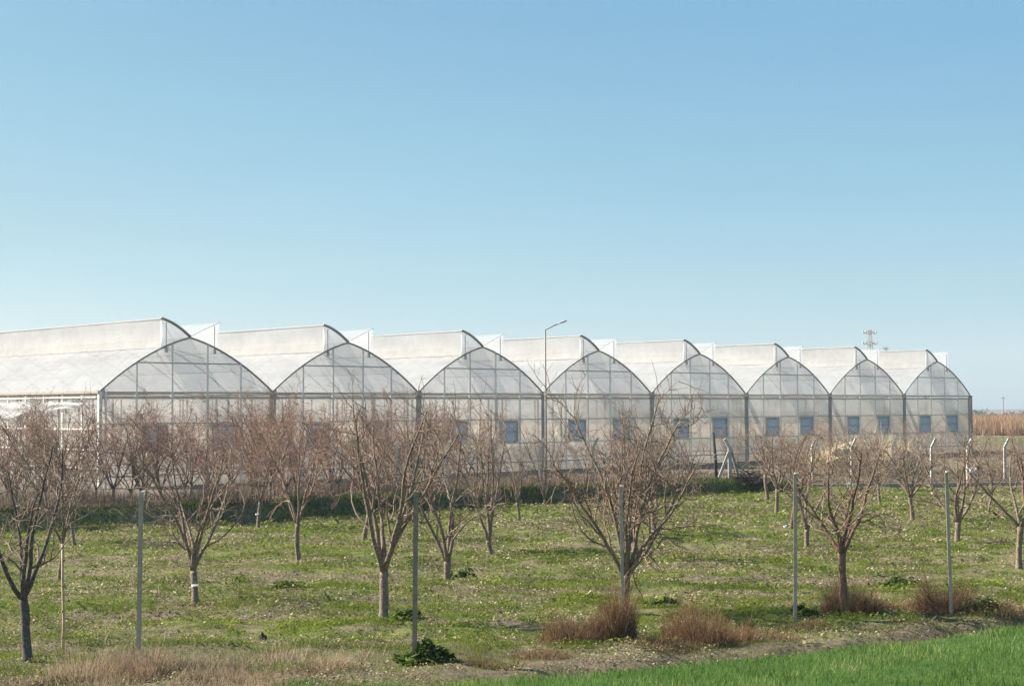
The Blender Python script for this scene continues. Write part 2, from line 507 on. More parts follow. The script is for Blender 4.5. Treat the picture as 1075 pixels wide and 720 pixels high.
def cover():
    parts, rn = [], []
    # orchard turf: tufted, thinner where soil shows
    x, y = scatter(1600000, 18.5, 74)
    dens = vnoise(x * .5, y, 1.0) * .4 + vnoise(x * .8, y, .33) * .6
    keep = (verge_s(x, y) < -.1) & (y < bank_y(x) + .2) & (dens > .28 + .24 * RNG.random(len(x)))
    vs = verge_s(x, y)
    bare = np.exp(-((vs + .8) / .8) ** 2) * sstep(-9, -2, x) + .75 * sstep(-3.2, -.3, vs) * sstep(-2, -7, x)
    keep &= RNG.random(len(x)) > .86 * np.clip(bare, 0, 1)
    keep &= RNG.random(len(x)) > .6 * furrow(x, y)
    x, y, dens = x[keep], y[keep], dens[keep]
    z = tz(x, y)
    h = (.03 + .085 * np.clip((dens - .36) / .42, 0, 1) ** 1.4) * (.6 + .8 * RNG.random(len(x)))
    w = .0085 * np.clip(y / 24, .9, 3)
    V = blades(np.stack([x, y, z], 1), h, w, .25 + .6 * RNG.random(len(x)))
    r = np.clip(.15 + .5 * RNG.random(len(x)) + .35 * (vnoise(x, y, 2.2) - .45) + .25 * (vnoise(x, y, .5) - .5), 0, 1)
    tag(tri_mesh('orchard_grass', V, 3, M['grass'], r), 'short tufted green grass between the bare fruit trees', 'grass', kind='stuff')
    # low broad-leaved weeds mixed into the turf
    x, y = scatter(800000, 18.5, 73)
    dn = vnoise(x * .6 + 13, y, .75) * .45 + vnoise(x * .9, y + 7, .27) * .55
    vs = verge_s(x, y)
    keep = (vs < -.2) & (y < bank_y(x) + .2) & (dn > .38 + .22 * RNG.random(len(x)))
    d2 = vnoise(x * .3 + 40, y, 1.3) * .35 + vnoise(x * .45 + 20, y, .6) * .25 + vnoise(x * .7, y + 30, .28) * .40
    keep &= RNG.random(len(x)) > np.maximum(.8 * np.exp(-((vs + .8) / .8) ** 2) * sstep(-9, -2, x), .8 * sstep(.48, .60, d2))
    keep &= RNG.random(len(x)) > .65 * furrow(x, y)
    x, y, dn = x[keep], y[keep], dn[keep]
    z = tz(x, y) + .012 + (.16 * np.clip(dn - .42, 0, 1) ** .8) * RNG.random(len(x))
    sz = .0145 * np.clip(y / 26, .85, 2.4) * np.exp(RNG.normal(size=len(x)) * .35)
    V = flakes(np.stack([x, y, z], 1), sz, 1.7)
    r = np.clip(.1 + .55 * RNG.random(len(x)) + .5 * (vnoise(x, y, 1.9) - .45), 0, 1)
    tag(tri_mesh('turf_weeds', V, 4, M['turf_leaf'], r), 'small broad-leaved weeds growing in the orchard turf', 'weeds', kind='stuff')
    # verge
    n = 430000
    y = 15 + RNG.random(n) * 22; x = (RNG.random(n) * 2 - 1) * .55 * y
    keep = verge_s(x, y) > -.7 + 1.1 * vnoise(x, y, .55)
    keep &= RNG.random(n) < np.clip(.4 + 1.2 * (vnoise(x, y, .9)), 0, 1)
    x, y = x[keep], y[keep]; z = tz(x, y)
    h = (.045 + .09 * vnoise(x, y, .7)) * (.6 + .8 * RNG.random(len(x)))
    V = blades(np.stack([x, y, z], 1), h, (.008 + .009 * RNG.random(len(x))), .15 + .55 * RNG.random(len(x)))
    r = np.clip(RNG.random(len(x)) ** 1.2 * .95 + .45 * (vnoise(x, y, 1.3) - .45) + .3 * (vnoise(x, y, .35) - .5), 0, 1)
    tag(tri_mesh('verge_grass', V, 3, M['verge'], r), 'lush bright green grass along the near edge of the field', 'grass', kind='stuff')
    # dead leaves, straw and clods
    x, y = scatter(1010000, 18.5, 73)
    d2 = vnoise(x * .3 + 40, y, 1.3) * .35 + vnoise(x * .45 + 20, y, .6) * .25 + vnoise(x * .7, y + 30, .28) * .40
    vs = verge_s(x, y)
    bare = np.exp(-((vs + .8) / .8) ** 2) * sstep(-9, -2, x) + .8 * sstep(-3.2, -.3, vs) * sstep(-2, -7, x)
    m_ = .025 + .56 * sstep(.47, .60, d2 + .18 * bare + .05 * sstep(34, 60, y))
    keep = (vs < .1) & (y < bank_y(x) + .1) & (RNG.random(len(x)) < m_)
    x, y, d2 = x[keep], y[keep], d2[keep]; z = tz(x, y) + .01 + .07 * RNG.random(len(x)) ** 2
    sz = .0145 * np.clip(y / 26, .8, 2.4) * np.exp(RNG.normal(size=len(x)) * .3)
    V = flakes(np.stack([x, y, z], 1), sz, 1.5)
    r = np.clip(RNG.random(len(x)) ** 1.1 + .35 * (vnoise(x, y, 1.7) - .45), 0, 1)
    tag(tri_mesh('leaf_litter', V, 4, M['straw'], r), 'pale dead leaves and straw scattered over the turf', 'leaf litter', kind='stuff')
    # bank weeds
    n = 60000
    x = -45 + RNG.random(n) * 60
    s = RNG.random(n) * 1.6 - .3
    y = bank_y(x) + s
    keep = RNG.random(n) < np.clip(.15 + 1.3 * vnoise(x, y, 1.6) - .5 * sstep(-6, -14, x) * vnoise(x + 9, y, 2.4), 0, 1)
    keep &= RNG.random(n) < sstep(14.5, 11, x)
    x, y = x[keep], y[keep]; z = tz(x, y)
    h = (.06 + .22 * vnoise(x, y, 1.2)) * (.5 + RNG.random(len(x)))
    V = blades(np.stack([x, y, z], 1), h, .035 * np.ones(len(x)), .2 + .6 * RNG.random(len(x)))
    tag(tri_mesh('bank_weeds', V, 3, M['weed'], RNG.random(len(x))), 'dark green weeds along the foot of the low earth bank', 'weeds', kind='stuff')
    # dry growth behind the bank
    n = 200000
    x = -48 + RNG.random(n) * 86
    y = bank_y(x) + .7 + RNG.random(n) ** 1.3 * 16
    keep = RNG.random(n) < np.clip(1.5 * vnoise(x, y, 1.9) - .15, 0, 1)
    keep &= RNG.random(n) < np.where(x > 12, .8, 1)
    x, y = x[keep], y[keep]; z = tz(x, y)
    h = (.05 + (.35 + .75 * sstep(8, -3, x) + .75 * sstep(20, 27, x)) * vnoise(x * .5, y, 2.2) ** 1.6) * (.3 + RNG.random(len(x)))
    V = blades(np.stack([x, y, z], 1), h, .03 * np.ones(len(x)), .15 + .7 * RNG.random(len(x)))
    tag(tri_mesh('dry_weeds', V, 3, M['weed_brown'], RNG.random(len(x))), 'brown dry weeds between the earth bank and the greenhouse', 'weeds', kind='stuff')
    # dry grass foreground left
    n = 70000
    y = 19 + RNG.random(n) * 6; x = -12 + RNG.random(n) * 11
    m_ = sstep(-3.2, -.8, verge_s(x, y)) * (vnoise(x, y, .8) > .42) * sstep(-1.5, -3.5, x)
    keep = (RNG.random(n) < m_) & (verge_s(x, y) < .4)
    x, y = x[keep], y[keep]; z = tz(x, y)
    h = (.08 + .50 * vnoise(x + 5, y, .8) ** 1.5) * (.4 + .9 * RNG.random(len(x)))
    V = blades(np.stack([x, y, z], 1), h, .010 * np.ones(len(x)), .1 + .8 * RNG.random(len(x)))
    tag(tri_mesh('dry_grass', V, 3, M['dry'], RNG.random(len(x))), 'pinkish tan dry grass at the bottom left of the field', 'dry grass', kind='stuff')
    # reed field far right
    n = 60000
    d = 205 + RNG.random(n) ** 1.5 * 230; a = .20 + RNG.random(n) * .5
    x = d * np.sin(a); y = d * np.cos(a); z = tz0(x, y)
    h = (1.1 + 1.6 * vnoise(x, y, 9)) * (.7 + .4 * RNG.random(n))
    V = blades(np.stack([x, y, z], 1), h, .16 * np.ones(n), .25 * RNG.random(n))
    tag(tri_mesh('reeds', V, 3, M['reed'], RNG.random(n)), 'tan dry reeds filling the field beyond the greenhouse', 'reeds', kind='stuff')
    # far wood on the horizon
    P, hh = [], []
    cs = []
    for k in range(520):
        a = -.75 + 1.7 * random.random(); dd = 780 + 160 * random.random()
        hgt = 4.5 + 3.5 * random.random() * (0.5 + float(vnoise(a * 40, 0, 3)))
        cs.append((dd * math.sin(a), dd * math.cos(a), hgt))
    V = []
    for cx, cy, hg in cs:
        m_ = 90
        q = RNG.normal(size=(m_, 3)); q /= np.linalg.norm(q, axis=1)[:, None]
        rr = (.55 + .5 * RNG.random(m_))[:, None]
        c = np.array([cx, cy, float(tz0(cx, cy)) + hg * .5])
        pt = c + q * rr * np.array([hg * .75, hg * .75, hg * .5])
        V.append(flakes(pt, np.full(m_, .9), 1.8))
    V = np.concatenate(V)
    tag(tri_mesh('distant_wood', V, 4, M['far_leaf'], RNG.random(len(V) // 4)), 'hazy low line of trees on the far horizon', 'distant wood', kind='stuff')


cover()


# ------------------------------------------------------------------ greenhouse
SPAN = 9.6; NB = 8; DEPTH = 44.0
D0 = 72.6
ANG = math.radians(43.5)
c0 = at_depth(105, 411, D0)
GZ = c0.z
BASE = float(tz0(c0.x, c0.y)) - .02
GH = GZ - BASE                       # gutter height above the base
RISE = 2.6


def arch(t): return RISE * t * (1.55 - .55 * t)        # t 0..1 gutter to ridge


gh = empty('greenhouse', (c0.x, c0.y, BASE), ANG,
           'long multi-span greenhouse of milky plastic film with eight arched bays and open ridge vents', 'greenhouse')
T = [i / 12 for i in range(13)]


def arch_pts(i, y, off=0.0):
    x0 = i * SPAN
    pts = [(x0 + t * SPAN / 2, y, GH + arch(t) + off) for t in T]
    pts += [(x0 + SPAN - t * SPAN / 2, y, GH + arch(t) + off) for t in reversed(T[:-1])]
    return pts


MULL = [.195, .395, .60, .80]
RAIL1, RAIL2 = GH - 1.5, GH - 2.86
VENT = .335            # vent reach as a share of the half span
TIP = RISE + .90
NFR = int(DEPTH / 4)

# film: roof per bay, with sag between hoops
for i in range(NB):
    b = MB()
    ys = [DEPTH * k / (NFR * 2) for k in range(NFR * 2 + 1)]
    tl = [t for t in T]
    for side in (0, 1):
        rows = []
        for k, y in enumerate(ys):
            sag = -.035 if k % 2 else 0.0
            row = []
            for t in tl:
                xx = t * SPAN / 2 if side == 0 else SPAN - t * SPAN / 2
                s = sag * math.sin(math.pi * min(1, t)) + (random.random() - .5) * .03
                row.append(len(b.v)); b.v.append((i * SPAN + xx, y + .03, GH + arch(t) + .055 + s))
            rows.append(row)
        for k in range(len(ys) - 1):
            for q in range(len(tl) - 1):
                f = (rows[k][q], rows[k][q + 1], rows[k + 1][q + 1], rows[k + 1][q])
                b.f.append(f if side == 0 else f[::-1])
    b.build('roof_film', M['film_roof'], gh, True)
    # gable film and wall film (front)
    ap = arch_pts(i, 0.0)
    b = MB(); n0 = len(ap)
    b.v += [(p[0], .05, p[2]) for p in ap] + [(p[0], .05, GH) for p in ap]
    for k in range(n0 - 1): b.f.append((k, n0 + k, n0 + k + 1, k + 1))
    b.build('gable_film', M['film_gable'], gh)
    b = MB()
    nx, nz_ = 14, 8
    for kz in range(nz_ + 1):
        for kx in range(nx + 1):
            b.v.append((i * SPAN + .1 + (SPAN - .2) * kx / nx, .05 + (random.random() - .5) * .03, .03 + (GH - .2) * kz / nz_))
    for kz in range(nz_):
        for kx in range(nx):
            a = kz * (nx + 1) + kx; b.f.append((a, a + 1, a + nx + 2, a + nx + 1))
    b.build('wall_film', M['film_wall'], gh, True)
    # arch, collar tie, mullions
    b = MB(); b.tube(arch_pts(i, -.02, .03), .05, 6); b.build('arch', M['steel_dark'], gh, True)
    b = MB()
    zc = GH + arch(.40); b.bar((i * SPAN + .20 * SPAN, -.03, zc), (i * SPAN + .80 * SPAN, -.03, zc), .06)
    b.build('collar_tie', M['steel'], gh)
    for m_ in MULL:
        t = m_ * 2 if m_ < .5 else (1 - m_) * 2
        b = MB(); xx = i * SPAN + m_ * SPAN
        b.bar((xx, -.05, 0), (xx, -.05, GH + arch(t)), .075, .075, Vector((1, 0, 0)))
        b.box((xx, -.06, GH - .2), (.16, .12, .14))
        b.build('mullion', M['steel_pale'], gh)
    # rails of this bay
    for z, hgt in ((GH - .03, .07), (GH - .27, .09), (RAIL1, .055), (RAIL2, .05), (.55, .07)):
        b = MB(); b.bar((i * SPAN + .12, -.015, z), (i * SPAN + SPAN - .12, -.015, z), .05, hgt)
        b.build('rail', M['steel'], gh)
    # windows
    for a_, b_ in ((.215, .365), (.625, .775)):
        xa, xb = i * SPAN + a_ * SPAN, i * SPAN + b_ * SPAN
        za, zb = RAIL2 + .05, RAIL1 - .05
        fr = MB(); wd = .08
        fr.box(((xa + xb) / 2, -.10, za + wd / 2), (xb - xa, .14, wd)); fr.box(((xa + xb) / 2, -.10, zb - wd / 2), (xb - xa, .14, wd))
        for xx in (xa + wd / 2, xb - wd / 2): fr.box((xx, -.10, (za + zb) / 2), (wd, .138, zb - za - 2 * wd))
        fr.box(((xa + xb) / 2, -.13, (za + zb) / 2), (xb - xa - 2 * wd, .05, .06))
        win = fr.build('window', M['steel'], gh)
        ln = MB(); nl = 12
        for q in range(nl):
            z = za + wd + (zb - za - 2 * wd) * (q + .5) / nl
            hh = (zb - za - 2 * wd) / nl * .48
            ln.quad((xa + wd, -.105, z - hh), (xb - wd, -.105, z - hh), (xb - wd, -.065, z + hh), (xa + wd, -.065, z + hh))
        ln.build('pane', M['blue_pane'], win)

# ridge vents: two leaves per bay, hinged at the ridge, with netting hanging down to the roof
for i in range(NB):
    xm = i * SPAN + SPAN / 2
    for sd in (-1, 1):
        reach = VENT * SPAN / 2 * (1.0 if sd < 0 else 1.05)
        tip = TIP if sd < 0 else TIP - .1
        prof = []
        for k in range(7):
            q = k / 6
            z = RISE + .05 + (tip - RISE - .05) * (q + (.14 if sd < 0 else .03) * math.sin(math.pi * q))
            prof.append((xm + sd * reach * q, z))
        ys = [DEPTH * k / 22 for k in range(23)]
        # leaf
        b = MB()
        for y in ys:
            for (x_, z_) in prof:
                b.v.append((x_, y + .02, GH + z_ + .03 + (random.random() - .5) * .02))
        for k in range(22):
            for q in range(6):
                a = k * 7 + q; b.f.append((a, a + 1, a + 8, a + 7))
        leaf = b.build('ridge_vent', M['film_vent' if sd > 0 else 'film_roof'], gh, True)
        # netting below the raised edge
        b = MB(); xt, zt = prof[-1]
        tb = 1 - VENT * 1.0
        zb = arch(tb) + .08
        xb = xm + sd * (1 - tb) * SPAN / 2
        nn = 5
        for y in ys:
            for k in range(nn + 1):
                q = k / nn
                b.v.append((xt + (xb - xt) * q - sd * .10 * math.sin(math.pi * q) + (random.random() - .5) * .03, y + .02, GH + zt + (zb - zt) * q))
        for k in range(22):
            for q in range(nn):
                a = k * (nn + 1) + q; b.f.append((a, a + 1, a + nn + 2, a + nn + 1))
        b.build('netting', M['film_net' if sd < 0 else 'film_vent'], leaf, True)
        # end panel (triangular gap at the front)
        b = MB()
        low = []
        for k in range(7):
            x_ = prof[k][0]; t = 1 - abs(x_ - xm) / (SPAN / 2)
            low.append((x_, arch(t) + .06))
        b.v += [(x_, .03, GH + z_) for x_, z_ in prof] + [(x_, .03, GH + z_) for x_, z_ in low]
        for k in range(1, 6): b.f.append((k, k + 1, 7 + k + 1, 7 + k))
        b.f.append((0, 1, 8))
        b.build('end_panel', M['film_gable'], leaf)
        # rim tube and strut
        b = MB(); b.tube([(x_, -.01, GH + z_ + .03) for x_, z_ in prof], .07 if sd < 0 else .022, 6)
        b.build('rim', M['steel_dark'] if sd < 0 else M['steel_pale'], leaf, True)
        b = MB()
        b.tube([(xt, .06, GH + zt), (xt, DEPTH, GH + zt)], .03 if sd < 0 else .016, 5)
        xs_ = xm + sd * reach * .82; ts = 1 - reach * .82 / (SPAN / 2)
        b.tube([(xs_, .0, GH + arch(ts)), (xs_, .0, GH + RISE + (tip - RISE) * .80)], .022, 5)
        b.box((xs_, -.02, GH + arch(ts) - .15), (.10, .10, .25))
        b.build('vent_strut', M['steel'], leaf)
    # ridge pipe and gutters
    b = MB(); b.tube([(xm, 0, GH + RISE + .02), (xm, DEPTH, GH + RISE + .02)], .05, 5); b.build('ridge_pipe', M['steel'], gh)

for i in range(NB + 1):
    x = i * SPAN
    b = MB()
    if 0 < i < NB:
        b.bar((x - .09, -.06, 0), (x - .09, -.06, GH - .1), .10, .12, Vector((1, 0, 0)))
        b.bar((x + .09, -.06, 0), (x + .09, -.06, GH - .1), .10, .12, Vector((1, 0, 0)))
        b.box((x, -.07, GH - .16), (.36, .13, .12))
    else:
        sg = -1 if i == 0 else 1
        b.bar((x + sg * .04, -.06, 0), (x + sg * .04, -.06, GH), .16, .16, Vector((1, 0, 0)))
        b.bar((x - sg * .26, -.05, 0), (x - sg * .26, -.05, GH), .10, .10, Vector((1, 0, 0)))
    b.build('post', M['steel_pale'] if i == 0 else M['steel_dark'], gh)
    b = MB()
    b.bar((x, -.12, GH - .02), (x, DEPTH, GH - .02), .34, .10)
    b.bar((x - .17, -.12, GH + .06), (x - .17, DEPTH, GH + .06), .02, .12)
    b.bar((x + .17, -.12, GH + .06), (x + .17, DEPTH, GH + .06), .02, .12)
    b.build('gutter', M['steel'], gh)

# inner frames every four metres
for k in range(1, NFR + 1):
    y = k * DEPTH / NFR
    b = MB()
    for i in range(NB):
        b.tube(arch_pts(i, y)[::2], .035, 4)
        zc = GH + .02
        b.bar((i * SPAN, y, zc), (i * SPAN + SPAN, y, zc), .05)
        b.bar((i * SPAN + .25 * SPAN, y, zc), (i * SPAN + .5 * SPAN, y, GH + RISE), .03)
        b.bar((i * SPAN + .75 * SPAN, y, zc), (i * SPAN + .5 * SPAN, y, GH + RISE), .03)
    for i in range(NB + 1):
        b.bar((i * SPAN, y, 0), (i * SPAN, y, GH), .10, .10, Vector((1, 0, 0)))
    b.build('inner_frame', M['steel'], gh)
for i in range(NB):
    b = MB()
    for t in (.3, .62):
        for xx in (i * SPAN + t * SPAN / 2, i * SPAN + SPAN - t * SPAN / 2):
            b.tube([(xx, 0, GH + arch(t) - .02), (xx, DEPTH, GH + arch(t) - .02)], .025, 4)
    # wind braces in the first two frame fields
    for xx0, xx1, t0, t1 in ((0, .5, 0, 1), (1, .5, 0, 1)):
        b.tube([(i * SPAN + xx0 * SPAN, .05, GH), (i * SPAN + (xx0 + xx1) / 2 * SPAN, 2.0, GH + arch(.5) - .03), (i * SPAN + xx1 * SPAN, 4, GH + RISE)], .02, 4)
    b.build('purlin', M['steel'], gh)

# back wall, right side wall, soil inside
b = MB()
for i in range(NB):
    ap = arch_pts(i, DEPTH); n = len(b.v); n0 = len(ap)
    b.v += ap + [(p[0], DEPTH, .03) for p in ap]
    for k in range(n0 - 1): b.f.append((n + k + 1, n + n0 + k + 1, n + n0 + k, n + k))
b.build('back_film', M['film_side'], gh)
b = MB(); b.quad((NB * SPAN + .02, .1, .03), (NB * SPAN + .02, DEPTH, .03), (NB * SPAN + .02, DEPTH, GH), (NB * SPAN + .02, .1, GH))
b.build('side_film', M['film_side'], gh)
# left side wall: film below, pale posts and rails, a gathered white curtain
b = MB(); b.quad((-.01, DEPTH, .03), (-.01, .1, .03), (-.01, .1, GH - .05), (-.01, DEPTH, GH - .05)); b.build('side_film', M['film_side'], gh)
for k in range(0, 23):
    y = 1.6 + k * 1.9
    if y > DEPTH: break
    b = MB(); b.bar((-.05, y, 0), (-.05, y, GH), .10 if k % 2 else .07, .07, Vector((1, 0, 0))); b.build('side_post', M['steel_pale'], gh)
for z in (GH - .25, GH - 1.75, GH - 2.7, .95):
    b = MB(); b.bar((-.08, .2, z), (-.08, DEPTH, z), .05, .06); b.build('side_rail', M['steel_pale'], gh)
b = MB(); rows = []
for k in range(60):
    y = .4 + (DEPTH - .6) * k / 59
    top = GH - .42 + .05 * math.sin(k * .9)
    dep = (.10 + .055 * min(y, 14) + .10 * math.sin(k * .7) ** 2 + .1 * random.random()) * min(1, y / 2)
    row = []
    for q in range(6):
        row.append(len(b.v)); b.v.append((-.13 - .06 * math.sin(q * 1.9 + k) - .05 * random.random(), y, top - dep * q / 5 - .02))
    rows.append(row)
for k in range(59):
    for q in range(5): b.f.append((rows[k][q], rows[k + 1][q], rows[k + 1][q + 1], rows[k][q + 1]))
b.build('side_curtain', M['film_curtain'], gh, True)
soil = MB(); soil.quad((.2, .2, .025), (NB * SPAN - .2, .2, .025), (NB * SPAN - .2, DEPTH - .2, .025), (.2, DEPTH - .2, .025))
M['inside'] = mat_two('greenhouse_soil', (.26, .20, .15), (.38, .31, .24), .8, .95)
soil.build('soil_floor', M['inside'], gh)


# ------------------------------------------------------------------ trees
def perp(d, rs):
    a = Vector((rs.uniform(-1, 1), rs.uniform(-1, 1), rs.uniform(-1, 1)))
    p = a - d * a.dot(d)
    return p.normalized() if p.length > 1e-4 else d.orthogonal().normalized()


def walk(rs, p, d, length, n, wander, upb):
    pts = [p.copy()]; d = d.normalized()
    for _ in range(n):
        d = (d + perp(d, rs) * wander + Vector((0, 0, upb))).normalized()
        p = p + d * (length / n); pts.append(p.copy())
    return pts


def tree_geo(seed, Ht, Wd, trunk_h, nl, r0, lean=(0, 0), dens=1.0, spread=1.0, lod=1):
    rs = random.Random(seed); r0 *= .80
    trunk, crown = [], []
    lean = (lean[0] + rs.uniform(-.09, .09), lean[1] + rs.uniform(-.09, .09)); spread *= rs.uniform(.85, 1.15)
    tp = walk(rs, Vector((0, 0, -.12)), Vector((lean[0], lean[1], 1)), trunk_h + .12, 10, .07, .03)
    rr = [r0 * f * rs.uniform(.92, 1.08) for f in (1.7, 1.4, 1.12, 1.02, .98, .95, .93, .93, .95, .98, .95)]
    trunk.append((tp, rr, 10))
    fork = tp[-1]
    L1 = (Ht - trunk_h)
    az0 = rs.uniform(0, 6.28)

    def shoot(p, d, l, r, depth):
        """a crooked twig with its own side shoots"""
        n = 4 if depth == 0 else 3
        if not lod: n -= 1
        w = walk(rs, p, d, l, n, .30, .07)
        crown.append((w, [r * (1 - .62 * q / n) for q in range(n + 1)], 4 if depth == 0 else 3))
        if depth >= 2: return
        for _ in range(rs.randint(1, 3) if depth == 0 else rs.randint(0, 2)):
            k = rs.randint(0, n - 1)
            q = w[k].lerp(w[k + 1], rs.random()); dt = (w[k + 1] - w[k]).normalized()
            shoot(q, (dt * .45 + perp(dt, rs) * .95 + Vector((0, 0, .12))).normalized(), l * rs.uniform(.28, .6), r * .66, depth + 1)

    for i in range(nl):
        az = az0 + 6.283 * i / nl + rs.uniform(-.4, .4)
        ang = math.atan2(Wd * .60 * spread, L1 * .80) * rs.uniform(.45, 1.3)
        d = Vector((math.cos(az) * math.sin(ang), math.sin(az) * math.sin(ang), math.cos(ang)))
        ll = L1 * rs.uniform(.72, .98)
        st = tp[-1] - (tp[-1] - tp[-2]) * rs.uniform(0, .9)
        NS = 12
        lp = walk(rs, st, d + Vector((math.cos(az), math.sin(az), 0)) * .15, ll, NS, .12, .012)
        rl = [max(.012, r0 * (.62 - .47 * (k / NS) ** .85)) * rs.uniform(.93, 1.07) for k in range(NS + 1)]
        trunk.append((lp, rl, 7))
        nb = max(4, int(rs.randint(5, 8) * dens))
        for j in range(nb):
            t = .16 + .84 * (j + rs.random()) / nb
            k = min(NS - 1, int(t * NS)); fr = t * NS - k
            p = lp[k].lerp(lp[k + 1], min(1, fr)); dl = (lp[k + 1] - lp[k]).normalized()
            od = Vector((p.x - fork.x, p.y - fork.y, 0))
            od = od.normalized() if od.length > .05 else Vector((math.cos(az), math.sin(az), 0))
            d2 = (dl * .55 + perp(dl, rs) * .85 + od * .30 + Vector((0, 0, .12))).normalized()
            l2 = L1 * rs.uniform(.20, .48) * (1.15 - .5 * t)
            bp = walk(rs, p, d2, l2, 6, .30, .05)
            rb0 = max(.010, min(rl[k] * .58, r0 * .28))
            crown.append((bp, [rb0 * (1 - .105 * q) for q in range(7)], 5))
            ntw = max(2, int(rs.randint(3, 5) * dens))
            for m_ in range(ntw):
                t2 = .12 + .88 * (m_ + rs.random()) / ntw
                k2 = min(5, int(t2 * 6))
                p2 = bp[k2].lerp(bp[k2 + 1], min(1, t2 * 6 - k2)); db = (bp[k2 + 1] - bp[k2]).normalized()
                d3 = (db * .40 + perp(db, rs) * .95 + Vector((0, 0, .22))).normalized()
                shoot(p2, d3, rs.uniform(.22, .70) * (Ht / 3.7), min(.0095, rb0 * .7), 0)
        for _ in range(int(6 * dens)):
            k = rs.randint(3, NS - 1); dl = (lp[k + 1] - lp[k]).normalized()
            shoot(lp[k].lerp(lp[k + 1], rs.random()), (dl * .5 + perp(dl, rs) * .8 + Vector((0, 0, .3))).normalized(),
                  rs.uniform(.2, .6) * (Ht / 3.7), .008, 0)
    # fit to the photographed height and spread
    zz = sorted(p.z for pl in crown for p in pl[0]); zm = zz[int(.955 * len(zz))] / .93
    xs = sorted(math.hypot(p.x - fork.x * .5, p.y - fork.y * .5) for pl in crown for p in pl[0])
    wm = xs[int(.90 * len(xs))]
    sz = Ht / zm; sx = Wd / wm
    def fit(p):
        k = max(0, min(1, (p.z - trunk_h * .7) / (trunk_h * .6)))
        sxx = 1 + (sx - 1) * k
        return Vector((p.x * sxx, p.y * sxx, p.z * sz))
    bt, bc = MB(), MB()
    for pts, rr, sd in trunk: bt.tube([fit(p) for p in pts], rr, sd)
    for pts, rr, sd in crown: bc.tube([fit(p) for p in pts], rr, sd, cap=False)
    return bt, bc


ORCH = 'bare fruit trees in the orchard'


def tree(px, py, top, half, label, seed, trunk_h=.75, nl=5, r0=.085, dens=1.0, bark='bark', twig='twig', lean=(0, 0), spread=1.0,
         band=False, group=ORCH, lod=1):
    x, y, z = ground_pt(px, py)
    Ht = (py - top) / F * y * 1.0
    Wd = half / F * y
    o = empty('fruit_tree', (x, y, z), 0, label, 'tree', group)
    bt, bc = tree_geo(seed, Ht, Wd, trunk_h, nl, r0, lean, dens, spread, lod)
    bt.build('trunk', M[bark], o, True)
    bc.build('crown', M[twig], o, True)
    if band:
        b = MB(); b.tube([(0.0, 0, trunk_h * .55), (0.0, 0, trunk_h * .55 + .035)], r0 * .86, 10); b.build('tree_tie', M['band'], o)
    return o


